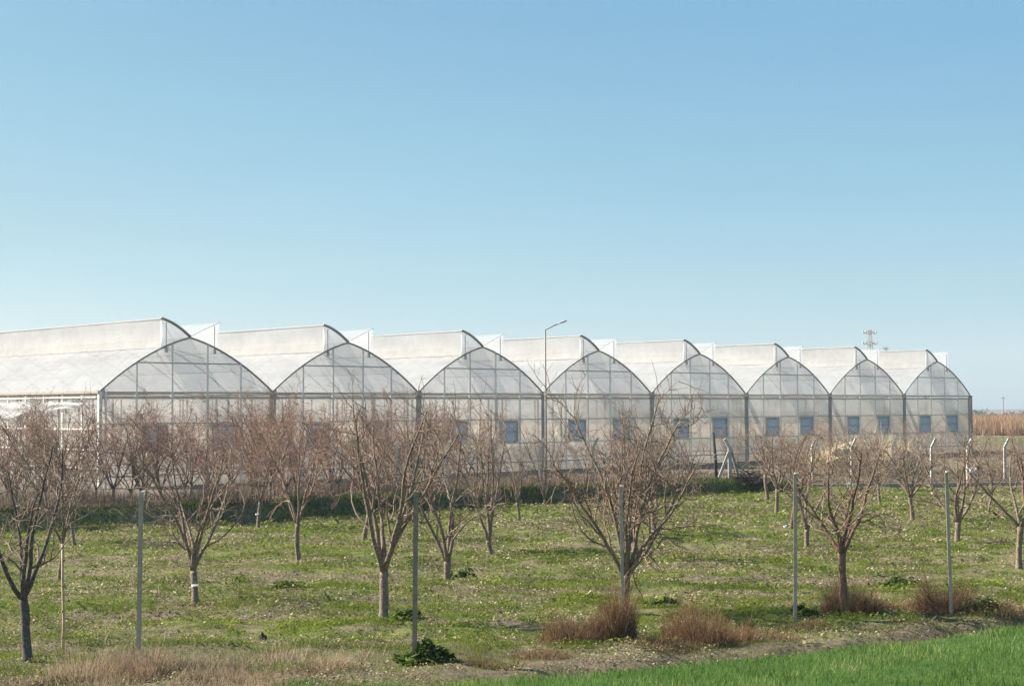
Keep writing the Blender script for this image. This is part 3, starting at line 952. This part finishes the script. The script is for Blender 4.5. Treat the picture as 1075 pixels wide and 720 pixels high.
# px, py of the foot, crown top, half width, label, options
TREES = [
    (30, 698, 440, 82, 'dark-barked bare tree nearest the left edge, forking low', dict(seed=1, trunk_h=.95, nl=5, dens=.8, bark='bark_dark', r0=.085, spread=1.1)),
    (61, 609, 452, 52, 'slim bare tree behind the pale wooden cane on the left', dict(seed=2, trunk_h=.9, nl=5, r0=.06, dens=.9)),
    (205, 632, 440, 84, 'bare tree with white tie on its trunk, right of the leftmost grey post', dict(seed=3, trunk_h=.62, nl=7, dens=.82, r0=.085, band=True, spread=.95)),
    (314, 590, 428, 55, 'bare tree with reddish twigs, between the white-tied tree and the centre-left tall tree', dict(seed=4, trunk_h=.9, nl=5, r0=.075, twig='twig_red')),
    (402, 657, 412, 80, 'tall smooth-trunked bare tree just left of the brown square post', dict(seed=5, trunk_h=.85, nl=6, r0=.10, dens=1.05)),
    (471, 606, 428, 58, 'leaning low-forked bare tree with green weeds at its foot', dict(seed=6, trunk_h=.45, nl=4, r0=.10, lean=(-.22, 0), dens=1.1)),
    (516, 579, 424, 44, 'many-stemmed upright bare tree left of the street lamp', dict(seed=7, trunk_h=.35, nl=6, r0=.085, spread=.8)),
    (545, 546, 455, 26, 'short small bare tree in mid field between two multi-stemmed trees', dict(seed=8, trunk_h=.6, nl=4, r0=.065, dens=.8)),
    (571, 531, 438, 32, 'many-stemmed bare tree at the foot of the street lamp', dict(seed=9, trunk_h=.25, nl=6, r0=.06, dens=.8, spread=.8)),
    (660, 640, 406, 92, 'widest bare tree with dense pale crown, behind the thin grey post in mid field', dict(seed=10, trunk_h=.75, nl=9, r0=.095, dens=1.55, spread=1.3, lean=(-.15, 0))),
    (672, 590, 450, 36, 'bare tree whose leaning trunk shows right behind the widest tree', dict(seed=11, trunk_h=.9, nl=4, r0=.085, lean=(-.15, 0), dens=.9)),
    (687, 561, 450, 36, 'bare tree with a round crown, right of the widest tree and farther away', dict(seed=12, trunk_h=.95, nl=6, r0=.085)),
    (806, 525, 448, 26, 'farthest of the four trees in a slanting row beside the brushwood heap', dict(seed=13, trunk_h=1.0, nl=5, r0=.09, dens=.9)),
    (815, 539, 443, 34, 'second farthest of the four trees in the slanting row, pale trunk', dict(seed=14, trunk_h=.95, nl=5, r0=.09, dens=.95)),
    (830, 553, 443, 40, 'bare tree with pale blue plastic at its foot, in the slanting row', dict(seed=15, trunk_h=.95, nl=5, r0=.095, bark='bark_red', dens=.95)),
    (848, 574, 450, 40, 'nearest of the four trees in the slanting row, forked low', dict(seed=16, trunk_h=.5, nl=4, r0=.085, dens=.9)),
    (887, 642, 446, 70, 'reddish-trunked bare tree with rusty brush at its foot', dict(seed=17, trunk_h=1.15, nl=5, r0=.09, bark='bark_red', dens=1.1)),
    (925, 531, 446, 30, 'far bare tree above the teal plastic scrap on the right', dict(seed=18, trunk_h=.8, nl=5, r0=.075, dens=.85)),
    (958, 546, 450, 38, 'bare tree with dark stout trunk, left of the tree behind the rightmost grey post', dict(seed=19, trunk_h=.75, nl=6, r0=.085)),
    (1004, 568, 446, 48, 'wide-forking bare tree directly behind the rightmost grey post', dict(seed=20, trunk_h=.55, nl=5, r0=.10)),
    (1070, 598, 452, 60, 'bare tree at the right edge with long slanting limbs', dict(seed=21, trunk_h=.95, nl=4, r0=.085, dens=.8, spread=1.25)),
    (1037, 539, 455, 30, 'thin far bare tree between the two trees nearest the right edge', dict(seed=22, trunk_h=.7, nl=5, r0=.05, dens=.8)),
    (1076, 536, 455, 26, 'red-trunked far bare tree cut by the right edge', dict(seed=23, trunk_h=1.1, nl=5, r0=.085, bark='bark_red', dens=.8)),
    (270, 556, 440, 36, 'small far tree with a white tie, against the dark bank', dict(seed=24, trunk_h=1.0, nl=5, r0=.07, band=True, twig='twig_red')),
    (224, 553, 446, 30, 'thin far bare tree behind the tree with the white tie', dict(seed=25, trunk_h=1.1, nl=4, r0=.05, twig='twig_red', dens=.8)),
    (382, 565, 436, 40, 'bare tree hidden behind the tall smooth-trunked tree', dict(seed=26, trunk_h=.8, nl=6, r0=.085, twig='twig_red')),
    (78, 571, 444, 40, 'bare tree near the dark bank, second from the left edge', dict(seed=27, trunk_h=.9, nl=5, r0=.06)),
    (24, 557, 446, 36, 'far bare tree near the dark bank at the left edge', dict(seed=28, trunk_h=.9, nl=5, r0=.06)),
    (690, 535, 452, 26, 'small far bare tree below the blue windows, right of the widest tree', dict(seed=29, trunk_h=.6, nl=5, r0=.06, dens=.8, lod=0)),
    (893, 520, 450, 30, 'far bare tree in front of the straw heap', dict(seed=30, trunk_h=.7, nl=5, r0=.06, dens=.8, lod=0)),
]
for px, py, top, half, label, kw in TREES:
    tree(px, py, top, half, label, **kw)

# trees on the far side of the bank: six built, copied on
FAR = 'reddish bare trees beyond the dark bank'
FARL = 'reddish bare tree in the thicket between the dark bank and the greenhouse'
protos = []
rs = random.Random(5)
spots = []
for k in range(38):
    px = -25 + k * 14.2 + rs.uniform(-7, 7)
    d = float(bank_y((px - W / 2) / F * 58)) + rs.uniform(2.5, 11)
    spots.append((px, d))
for k, (px, d) in enumerate(spots):
    x = (px - W / 2) / F * d; z = float(tz(x, d))
    if k < 6:
        o = empty('fruit_tree', (x, d, z), rs.uniform(0, 6.28), FARL, 'tree', FAR)
        bt, bc = tree_geo(100 + k, 3.3 + .5 * rs.random(), 1.6, .6, 6, .06, dens=1.0, lod=0)
        bt.build('trunk', M['bark'], o, True); bc.build('crown', M['twig_red'], o, True)
        protos.append(o)
    else:
        src = protos[k % 6]
        o = src.copy(); COL.objects.link(o)
        o.location = (x, d, z); o.rotation_euler = (0, 0, rs.uniform(0, 6.28))
        s = rs.uniform(.82, 1.08); o.scale = (s, s, s)
        for ch in src.children:
            c = ch.copy(); COL.objects.link(c); c.parent = o
FEN = 'thin bare trees along the white fence posts'
for k, px in enumerate((770, 797, 842, 868, 905, 948, 985, 1022, 1046, 1068)):
    d = 77 + rs.uniform(0, 9); x = (px + rs.uniform(-6, 6) - W / 2) / F * d
    src = protos[k % 6]; o = src.copy(); COL.objects.link(o)
    o['label'] = 'thin bare tree among the white fence posts right of the braced post'; o['group'] = FEN
    o.location = (x, d, float(tz(x, d))); o.rotation_euler = (0, 0, rs.uniform(0, 6.28))
    q = rs.uniform(.6, .85); o.scale = (q * .8, q * .8, q)
    for ch in src.children:
        c = ch.copy(); COL.objects.link(c); c.parent = o
# two singular trees beyond the bank
x, y, z = ground_pt(726, 503)
o = empty('fruit_tree', (x, y, z), 0, 'small dark crooked tree left of the dark leaning pole', 'tree', ORCH)
bt, bc = tree_geo(61, 2.3, .75, .7, 3, .055, dens=.6, lod=0)
bt.build('trunk', M['bark_dark'], o, True); bc.build('crown', M['twig'], o, True)
for px, d, hh, hw, sd, lb in ((288, 64, 4.7, 1.5, 71, 'tallest pale reddish tree, rising in front of the second greenhouse post'),):
    x = (px - W / 2) / F * d
    o = empty('fruit_tree', (x, d, float(tz(x, d))), 0, lb, 'tree', FAR)
    bt, bc = tree_geo(sd, hh, hw, .8, 6, .07, dens=1.25, lod=0, spread=.8)
    bt.build('trunk', M['bark'], o, True); bc.build('crown', M['twig_red'], o, True)


# ------------------------------------------------------------------ posts in the orchard's front row
def post(px, py, top, kind, label, w=.06, lean_px=0):
    x, y, z = ground_pt(px, py)
    h = (py - top) / F * y
    o = empty('field_post', (x, y, z), 0, label, 'post', 'posts along the near edge of the orchard')
    b = MB(); lx = lean_px / F * y
    if kind == 'steel':                     # an angle-section steel post
        b.bar((0, 0, -.2), (lx, 0, h), w, .012, Vector((1, 0, 0)))
        b.bar((-w / 2, -w / 2, -.2), (lx - w / 2, -w / 2, h), .012, w, Vector((1, 0, 0)))
        for q in range(5): b.box((lx * (q + 1) / 6, -.01, h * (q + 1) / 6), (.02, .03, .02))
        b.build('shaft', M['post'], o)
    else:
        b.bar((0, 0, -.2), (lx, 0, h), w, w, Vector((1, 0, 0)))
        b.build('shaft', M[kind], o)
    b = MB(); b.box((lx, 0, h + .012), (w * 1.05, w * 1.05, .02)); b.build('cap', M['steel_pale' if kind != 'wood' else 'wood'], o)
    return o


post(147, 688, 520, 'steel', 'leftmost grey steel post standing in tan dry grass', .055, 2)
post(435, 690, 513, 'wood', 'brown square post with a dark green weed at its foot', .07, 2)
post(656, 662, 506, 'steel', 'thin grey post in front of the widest bare tree', .05, -2)
post(836, 650, 498, 'steel', 'grey steel post left of the reddish-trunked tree', .06, 2)
post(1000, 643, 495, 'steel', 'rightmost grey steel post rising from rusty brush', .055, -3)
x, y, z = ground_pt(66, 690)
o = empty('cane', (x, y, z), 0, 'thin pale wooden cane beside the nearest left tree', 'cane')
b = MB(); hc = 122 / F * y
b.tube([(0, 0, -.1), (.01, 0, hc * .35), (-.01, 0, hc * .7), (-.02, 0, hc)], [.026, .024, .022, .019], 7); b.build('shaft', M['wood_pale'], o, True)
b = MB()
for q in (.2, .42, .63, .85): b.tube([(0, 0, hc * q), (0, 0, hc * q + .03)], .029, 7)
b.build('knot', M['wood'], o)

# ------------------------------------------------------------------ fence of white concrete posts with cranked tops
FENCE = 'white concrete fence posts in front of the greenhouse'


def crank_post(h=2.05, w=.11, side=1):
    b = MB()
    b.bar((0, 0, -.1), (0, 0, h - .42), w, w, Vector((1, 0, 0)))
    b.bar((0, 0, h - .42), (side * .22, 0, h), w * .92, w * .9, Vector((0, 1, 0)))
    return b


proto = None
fence = [(1053, 502), (1014, 501), (976, 502), (937, 503), (893, 504), (852, 505), (808, 506), (622, 514), (567, 518), (518, 521), (468, 523), (418, 526)]
for k, (px, py) in enumerate(fence):
    d = float(np.interp(px, [400, 600, 760, 830, 1075], [59.5, 66, 70.5, 74.5, 76]))
    x = (px - W / 2) / F * d; z = float(tz(x, d))
    lab = {0: 'white cranked fence post standing clear to the right of the greenhouse',
           1: 'white cranked fence post in front of the greenhouse right corner',
           6: 'white cranked fence post nearest the white braced post'}.get(k)
    if lab is None:
        lab = 'white cranked fence post between the braced post and the greenhouse right corner' if k < 6 else 'white fence post half hidden among bare trees left of the braced post'
    if proto is None:
        proto = empty('fence_post', (x, d, z), 0, lab, 'fence post', FENCE)
        crank_post().build('shaft', M['white_post'], proto)
        b = MB()
        for q in (.35, .85, 1.35): b.box((0, -.075, q), (.10, .03, .03))
        b.build('wire_clip', M['steel_dark'], proto)
    else:
        o = proto.copy(); COL.objects.link(o)
        o.location = (x, d, z); o['label'] = lab
        o.rotation_euler = (0, math.radians(rs.uniform(-2, 2)), rs.uniform(-.4, .4))
        for ch in proto.children:
            c = ch.copy(); COL.objects.link(c); c.parent = o
# braced corner post
d = 71.0; x = (765 - W / 2) / F * d; z = float(tz(x, d))
o = empty('fence_post', (x, d, z), 0, 'white concrete corner post propped by slanting braces', 'fence post', FENCE)
crank_post(1.95, .15, -1).build('shaft', M['white_post'], o)
b = MB(); b.bar((-.60, -.1, -.05), (-.05, -.1, 1.35), .12, .12, Vector((0, 1, 0))); b.build('brace', M['white_post'], o)
b = MB(); b.bar((.48, .15, -.05), (.05, .12, 1.55), .11, .11, Vector((0, 1, 0))); b.build('brace', M['concrete'], o)
# dark pole
d = 69.6; x = (751 - W / 2) / F * d; z = float(tz(x, d))
o = empty('pole', (x, d, z), 0, 'dark weathered wooden pole leaning left of the braced white post', 'pole')
b = MB(); b.tube([(0, 0, -.2), (-.04, 0, 1.0), (-.13, 0, 2.2)], [.075, .07, .06], 8); b.build('shaft', M['wood_dark'], o, True)

# low concrete kerb at the right-hand edge of the orchard
b = MB()
kx = np.linspace(11.5, 62, 60)
for a_, c_ in zip(kx[:-1], kx[1:]):
    ya, yc = float(bank_y(a_)) + .55, float(bank_y(c_)) + .55
    b.bar((a_ + .01, ya, .12), (c_ - .01, yc, .12), .16, .26)
tag(b.build('kerb', M['concrete']), kind='structure')

# ------------------------------------------------------------------ street lamp
d = 71.5; bx = (572.5 - W / 2) / F * d; z = float(tz(bx, d))
top = at_depth(571, 346, d).z - z
o = empty('street_lamp', (bx, d, z), 0, 'tall thin grey street lamp rising in front of the greenhouse', 'street lamp')
b = MB(); b.tube([(0, 0, -.1), (0, 0, 1.2), (0, 0, top)], [.07, .055, .036], 10); b.build('pole', M['lamp_steel'], o, True)
b = MB(); b.tube([(0, 0, top - .02), (.35, 0, top + .16), (.62, 0, top + .27)], .026, 8); b.build('arm', M['lamp_steel'], o, True)
b = MB()
for q in range(6):
    pass
b.tube([(.55, 0, top + .25), (.66, 0, top + .30), (.80, 0, top + .345), (.95, 0, top + .39), (1.0, 0, top + .40)], [.02, .035, .05, .04, .015], 8)
b.build('lamp_head', M['lamp_head'], o, True)
b = MB(); b.tube([(0, 0, -.05), (0, 0, .12)], .14, 10); b.build('base_plate', M['concrete'], o)


# ------------------------------------------------------------------ pylons far behind
def pylon(px, top_py, d, label, arms, w=1.1):
    pt = at_depth(px, top_py, d); z0 = float(tz0(pt.x, d)); h = pt.z - z0
    o = empty('pylon', (pt.x, d, z0), .5, label, 'pylon', 'power line pylons behind the greenhouse')
    b = MB()
    legs = [(-1, -1), (1, -1), (1, 1), (-1, 1)]
    def at_(z, s): q = (w * (1 - z / h) + .28); return (s[0] * q, s[1] * q, z)
    nlev = 14
    for s in legs: b.bar(at_(0, s), at_(h, s), .12)
    for k in range(nlev):
        z1, z2 = h * k / nlev, h * (k + 1) / nlev
        for q in range(4):
            b.bar(at_(z1, legs[q]), at_(z2, legs[(q + 1) % 4]), .06)
            b.bar(at_(z2, legs[q]), at_(z2, legs[(q + 1) % 4]), .05)
    b.build('mast', M['steel_dark'], o)
    for zf, half in arms:
        z = h - zf; b = MB()
        for sy in (-.25, .25):
            b.bar((-half, 0, z), (0, sy, z - .1), .12); b.bar((half, 0, z), (0, sy, z - .1), .12)
            b.bar((-half, 0, z), (0, sy, z + .7), .08); b.bar((half, 0, z), (0, sy, z + .7), .08)
        arm = b.build('cross_arm', M['steel_dark'], o)
        b = MB()
        for xx in (-half, -half * .55, half * .55, half):
            b.tube([(xx, 0, z), (xx, 0, z + .35), (xx, 0, z + .8)], [.12, .2, .1], 6)
        b.build('insulator', M['steel'], arm)
    return o


pylon(913, 346, 420, 'dark lattice pylon with two cross arms, rising above the greenhouse roof', [(1.0, 2.3), (3.9, 2.4)])
pylon(930, 364.5, 640, 'tiny far pylon just right of the taller lattice pylon', [(.6, 1.6)], .8)
d = 560; pt = at_depth(1053, 416, d); z0 = float(tz0(pt.x, d))
o = empty('utility_pole', (pt.x, d, z0), 0, 'faint thin utility pole on the horizon at right', 'utility pole')
b = MB(); b.tube([(0, 0, 0), (0, 0, pt.z - z0)], [.22, .14], 6); b.build('shaft', M['concrete'], o)
b = MB(); b.bar((-.9, 0, pt.z - z0 - .6), (.9, 0, pt.z - z0 - .6), .14); b.build('cross_arm', M['concrete'], o)


# ------------------------------------------------------------------ brush, weeds, heaps
def clump(name, px, py, wpx, hpx, mat, n, label, cat, group=None, lean=.35, bw=.008, dome=True, depth=.6, tang=.6):
    x, y, z = ground_pt(px, py)
    w = wpx / F * y / 2; h = hpx / F * y
    a = RNG.random(n) * 6.283; r = np.sqrt(RNG.random(n))
    lx = np.cos(a) * r * w; ly = np.sin(a) * r * w * depth
    lx = lx + RNG.normal(size=n) * .12 * w; ly = ly + RNG.normal(size=n) * .12 * w
    lz = tz(x + lx, y + ly) - z
    prof = np.sqrt(np.clip(1 - r ** 2, .04, 1)) if dome else np.ones(n)
    hh = h * prof * (.45 + .6 * RNG.random(n)) * (.35 + 1.15 * vnoise(lx + x, ly + y, .28))
    base_az = np.arctan2(ly, lx) + RNG.normal(size=n) * .8
    V = blades(np.stack([lx, ly, lz], 1), hh, bw * (.7 + .7 * RNG.random(n)), lean * r + tang * RNG.random(n) ** 1.5, None, base_az)
    if name == 'weed_clump':
        m_ = n * 3
        a = RNG.random(m_) * 6.283; r = RNG.random(m_) ** .6
        kx = np.cos(a) * r * w * (.8 + .5 * vnoise(np.cos(a) * 2 + x, np.sin(a) * 2 + y, .7)); ky = np.sin(a) * r * w * depth
        top = h * np.clip(1.05 - r ** 2.5, .08, 1) * (.25 + 1.5 * vnoise(kx + x, ky + y, .14) ** 1.5)
        P = np.stack([kx, ky, tz(x + kx, y + ky) - z + top * RNG.random(m_) ** .6], 1)
        V = flakes(P, .03 * np.exp(RNG.normal(size=m_) * .35), 1.6)
        o = tri_mesh(name, V, 4, mat, RNG.random(m_)); o.location = (x, y, z)
        return tag(o, label, cat, group)
    # forked side shoots
    k = n
    t = .25 + .6 * RNG.random(k)
    tips = V.reshape(-1, 3, 3)[:k]
    st = tips[:, 0] * (1 - t)[:, None] + tips[:, 2] * t[:, None]
    V2 = blades(st, hh[:k] * (.2 + .35 * RNG.random(k)), bw * .7 * np.ones(k), .3 + .67 * RNG.random(k))
    V = np.concatenate([V, V2])
    o = tri_mesh(name, V, 3, mat, RNG.random(len(V) // 3))
    o.location = (x, y, z)
    tag(o, label, cat, group)
    return o


BR = 'rusty dry brush along the edge of the verge'
clump('dry_brush', 604, 674, 72, 38, M['dry_red'], 1700, 'low rusty dry brush clump left of the thin grey post', 'brush', BR)
clump('dry_brush', 628, 672, 26, 42, M['dry_red'], 700, 'narrow rusty brush clump squeezed between the low clump and the tall tuft', 'brush', BR)
clump('dry_brush', 652, 674, 26, 62, M['dry_red'], 1300, 'tall rusty grass tuft wrapped round the thin grey post', 'brush', BR, .22, tang=.3)
clump('dry_brush', 742, 668, 92, 46, M['dry_red'], 2300, 'wide rusty dry brush clump right of the thin grey post', 'brush', BR)
clump('dry_brush', 690, 676, 90, 16, M['dry_red'], 1200, 'flat dry brush linking the tall tuft and the wide clump', 'brush', BR)
clump('dry_brush', 891, 640, 60, 48, M['dry_red'], 1900, 'rusty brush heaped at the foot of the reddish-trunked tree', 'brush', BR)
clump('dry_brush', 942, 636, 70, 16, M['dry_red'], 1000, 'flat brush between the reddish-trunked tree and the rightmost post', 'brush', BR)
clump('dry_brush', 992, 640, 60, 46, M['dry_red'], 2000, 'rusty brush round the foot of the rightmost grey post', 'brush', BR)
clump('dry_brush', 148, 708, 100, 52, M['dry'], 2200, 'pinkish dry grass clump at the foot of the leftmost grey post', 'brush', 'pale dry grass clumps', .6)
clump('dry_brush', 250, 712, 110, 26, M['dry'], 1200, 'pale dry grass clump at the bottom edge left of centre', 'brush', 'pale dry grass clumps', .7)
clump('dry_brush', 340, 706, 80, 22, M['dry'], 900, 'pale dry grass clump at the bottom edge below the tall smooth-trunked tree', 'brush', 'pale dry grass clumps', .7)
WD = 'dark green weeds in the orchard turf'
clump('weed_clump', 444, 690, 56, 15, M['weed'], 600, 'dark leafy weed at the foot of the brown square post', 'weed', WD, .6, .03)
clump('weed_clump', 484, 605, 34, 9, M['weed'], 220, 'green weed at the foot of the leaning low-forked tree', 'weed', WD, .6, .035)
clump('weed_clump', 695, 633, 34, 7, M['weed'], 170, 'dark weed tuft right of the widest bare tree', 'weed', WD, .6, .03)
clump('weed_clump', 938, 612, 56, 8, M['weed'], 260, 'dark oblong weed patch right of the reddish-trunked tree', 'weed', WD, .5, .03)
clump('weed_clump', 846, 648, 34, 9, M['weed'], 180, 'dark weed at the foot of the grey post in right half', 'weed', WD, .6, .03)
clump('weed_clump', 1024, 640, 60, 13, M['weed'], 300, 'dark weed right of the rightmost grey post', 'weed', WD, .6, .03)
clump('weed_clump', 424, 654, 34, 8, M['weed'], 150, 'green weed right of the tall smooth trunk', 'weed', WD, .6, .03)
clump('weed_clump', 300, 621, 40, 6, M['weed'], 150, 'low dark weed in open turf right of the white-tied tree', 'weed', WD, .6, .03)
for px, py, w_, h_, lb in ((800, 664, 90, 13, 'low brush right of the wide rusty clump, left of the grey steel post'), (845, 655, 60, 12, 'low brush right at the foot of the grey steel post'),
                           (1045, 642, 80, 16, 'low brush right of the rightmost grey post, running out of the picture'), (565, 684, 70, 12, 'low brush left of the low rusty clump'),
                           (515, 690, 70, 10, 'low brush right of the dark leafy weed at the brown post')):
    clump('dry_brush', px, py, w_, h_, M['dry_red'], 900, lb, 'brush', BR)
# straw heap behind the fence
clump('straw_heap', 905, 497, 124, 44, M['straw_heap'], 9000, 'tan straw heap behind the white fence posts', 'straw heap', None, .5, .03)

# tall single dry stalks by the leftmost post
for px, py, top, ln, lb in ((104, 700, 622, .12, 'tall pale dry stalk left of the leftmost grey post'), (131, 668, 626, .1, 'forked pale dry stalk close to the leftmost grey post'),
                            (165, 664, 618, .05, 'thin dry stalk just right of the leftmost grey post')):
    x, y, z = ground_pt(px, py); h = (py - top) / F * y
    rs2 = random.Random(px)
    b = MB(); w_ = walk(rs2, Vector((0, 0, -.03)), Vector((ln * 1.6, 0, 1)), h, 6, .05, .02)
    b.tube(w_, [.009, .008, .008, .007, .006, .005, .003], 5)
    for q in range(5):
        p = w_[2 + q % 4]; b.tube(walk(rs2, p, Vector((rs2.uniform(-1, 1), rs2.uniform(-1, 1), 1)), h * .22, 3, .1, .1), [.005, .004, .003, .002], 4)
    o = b.build('dry_stalk', M['wood_pale']); o.location = (x, y, z)
    tag(o, lb, 'stalk', 'dry stalks near the leftmost post')

# brushwood heap by the braced post
x, y, z = ground_pt(786, 507)
b = MB(); rs3 = random.Random(3)
for k in range(260):
    a = rs3.uniform(0, 6.28); r = rs3.random() ** .6
    hx = .95 * r * math.cos(a); hy = .55 * r * math.sin(a); hz = .62 * (1 - r * r) * rs3.random()
    d_ = Vector((rs3.uniform(-1, 1), rs3.uniform(-.6, .6), rs3.uniform(-.15, .35)))
    b.tube(walk(rs3, Vector((hx, hy, hz)) - d_.normalized() * .3, d_, rs3.uniform(.5, 1.1), 3, .12, -.03), [.018, .015, .011, .006], 4)
o = b.build('brushwood_heap', M['wood_dark']); o.location = (x, y, z)
tag(o, 'dark heap of cut branches beside the white braced post', 'brushwood')


def lump(name, px, py, w, h, mat, label, cat, seed):
    import bmesh
    bm = bmesh.new(); bmesh.ops.create_icosphere(bm, subdivisions=3, radius=1)
    r = random.Random(seed); off = [r.uniform(0, 9) for _ in range(3)]
    from mathutils import noise as mn
    for v in bm.verts:
        k = 1 + .45 * mn.noise(Vector(v.co) * 1.7 + Vector(off)) + .15 * mn.noise(Vector(v.co) * 5 + Vector(off))
        v.co = Vector((v.co.x * w * k, v.co.y * w * .7 * k, (v.co.z * .5 + .45) * h * k))
    me = bpy.data.meshes.new(name); bm.to_mesh(me); bm.free(); me.materials.append(mat)
    x, y, z = ground_pt(px, py)
    o = link(bpy.data.objects.new(name, me)); o.location = (x, y, z)
    return tag(o, label, cat)


for o_ in list(COL.objects):
    if o_.name.startswith('straw_heap'): loose = o_
loose.name = 'loose_straw'; del loose['label']; del loose['category']
heap = lump('straw_heap', 905, 497, 2.5, 1.55, M['heap_core'], 'tan straw heap behind the white fence posts', 'straw heap', 12)
bpy.context.view_layer.update()
loose.location = Vector(loose.location) - Vector(heap.location); loose.parent = heap
lump('sack', 1021, 499, .28, .42, M['sack'], 'pale crumpled sack at the fence in front of the greenhouse corner', 'sack', 4)
sk = lump('sack', 927, 500, .35, .3, M['sack'], 'small pale sack lying on the straw heap', 'sack', 8)
sk.location = heap.location + Vector((.9, -.55, 1.18))
lump('plastic_scrap', 896, 511, .35, .22, M['teal'], 'teal plastic scrap lying at the kerb', 'plastic scrap', 5)
lump('plastic_bottle', 825, 553, .10, .22, M['pale_blue'], 'pale blue plastic container at the foot of a tree', 'container', 6)
lump('ball', 276, 671, .06, .12, M['wood_dark'], 'small black round lump in the turf', 'lump', 7)

# ------------------------------------------------------------------ air
def haze_box():
    b = MB(); b.box((0, 560, 18), (2600, 1500, 60))
    m, t, o = nt('air')
    v = t.nodes.new('ShaderNodeVolumePrincipled')
    v.inputs['Color'].default_value = (.80, .88, .95, 1); v.inputs['Density'].default_value = .0003
    v.inputs['Anisotropy'].default_value = .2
    t.links.new(v.outputs[0], o.inputs[1])
    tag(b.build('haze', m), kind='stuff')


haze_box()

# ------------------------------------------------------------------ light
AZ = math.atan2(-1.0, .22)         # bearing of the sun from +Y, towards +X
EL = math.radians(38)
sd = Vector((math.sin(AZ) * math.cos(EL), math.cos(AZ) * math.cos(EL), math.sin(EL)))
sl = bpy.data.lights.new('sun', 'SUN'); sl.energy = 5.0; sl.angle = math.radians(.53); sl.color = (1.0, .93, .82)
so = bpy.data.objects.new('sun', sl); COL.objects.link(so)
so.rotation_euler = (-sd).to_track_quat('-Z', 'Y').to_euler()
so.location = (-60, 20, 60)

wld = bpy.data.worlds.new('World'); scene.world = wld; wld.use_nodes = True
t = wld.node_tree
bg = t.nodes['Background']
sky = t.nodes.new('ShaderNodeTexSky'); sky.sky_type = 'NISHITA'; sky.sun_disc = False
sky.sun_elevation = EL; sky.sun_rotation = AZ
sky.altitude = 0; sky.air_density = .7; sky.dust_density = .5; sky.ozone_density = 1.0
# tone curve on the sky colour, channel by channel (paler, flatter gradient towards the horizon)
sp = t.nodes.new('ShaderNodeSeparateColor'); cb = t.nodes.new('ShaderNodeCombineColor')
t.links.new(sky.outputs[0], sp.inputs[0])
for ch, (gm, gn) in enumerate(((.83, .585), (.51, 1.13), (.23, 1.92))):
    pw = t.nodes.new('ShaderNodeMath'); pw.operation = 'POWER'; pw.inputs[1].default_value = gm
    ml = t.nodes.new('ShaderNodeMath'); ml.operation = 'MULTIPLY'; ml.inputs[1].default_value = gn
    t.links.new(sp.outputs[ch], pw.inputs[0]); t.links.new(pw.outputs[0], ml.inputs[0]); t.links.new(ml.outputs[0], cb.inputs[ch])
# very faint high haze streaks
tc = t.nodes.new('ShaderNodeTexCoord')
hz = noise(t, 2.2, 5, coord=tc.outputs['Generated'], vec_scale=(1, 1, 7))
mr = t.nodes.new('ShaderNodeMapRange'); mr.inputs[1].default_value = .3; mr.inputs[2].default_value = .7
mr.inputs[3].default_value = .97; mr.inputs[4].default_value = 1.035
t.links.new(hz, mr.inputs[0])
vm = t.nodes.new('ShaderNodeVectorMath'); vm.operation = 'SCALE'
t.links.new(cb.outputs[0], vm.inputs[0]); t.links.new(mr.outputs[0], vm.inputs['Scale'])
t.links.new(vm.outputs[0], bg.inputs[0])
bg.inputs[1].default_value = .1

scene.view_settings.view_transform = 'Standard'
scene.view_settings.look = 'None'
scene.view_settings.exposure = 1.4
scene.view_settings.gamma = 1.0
scene.cycles.use_denoising = True
scene.cycles.max_bounces = 10
scene.cycles.transparent_max_bounces = 24
scene.cycles.transmission_bounces = 8
scene.cycles.diffuse_bounces = 5
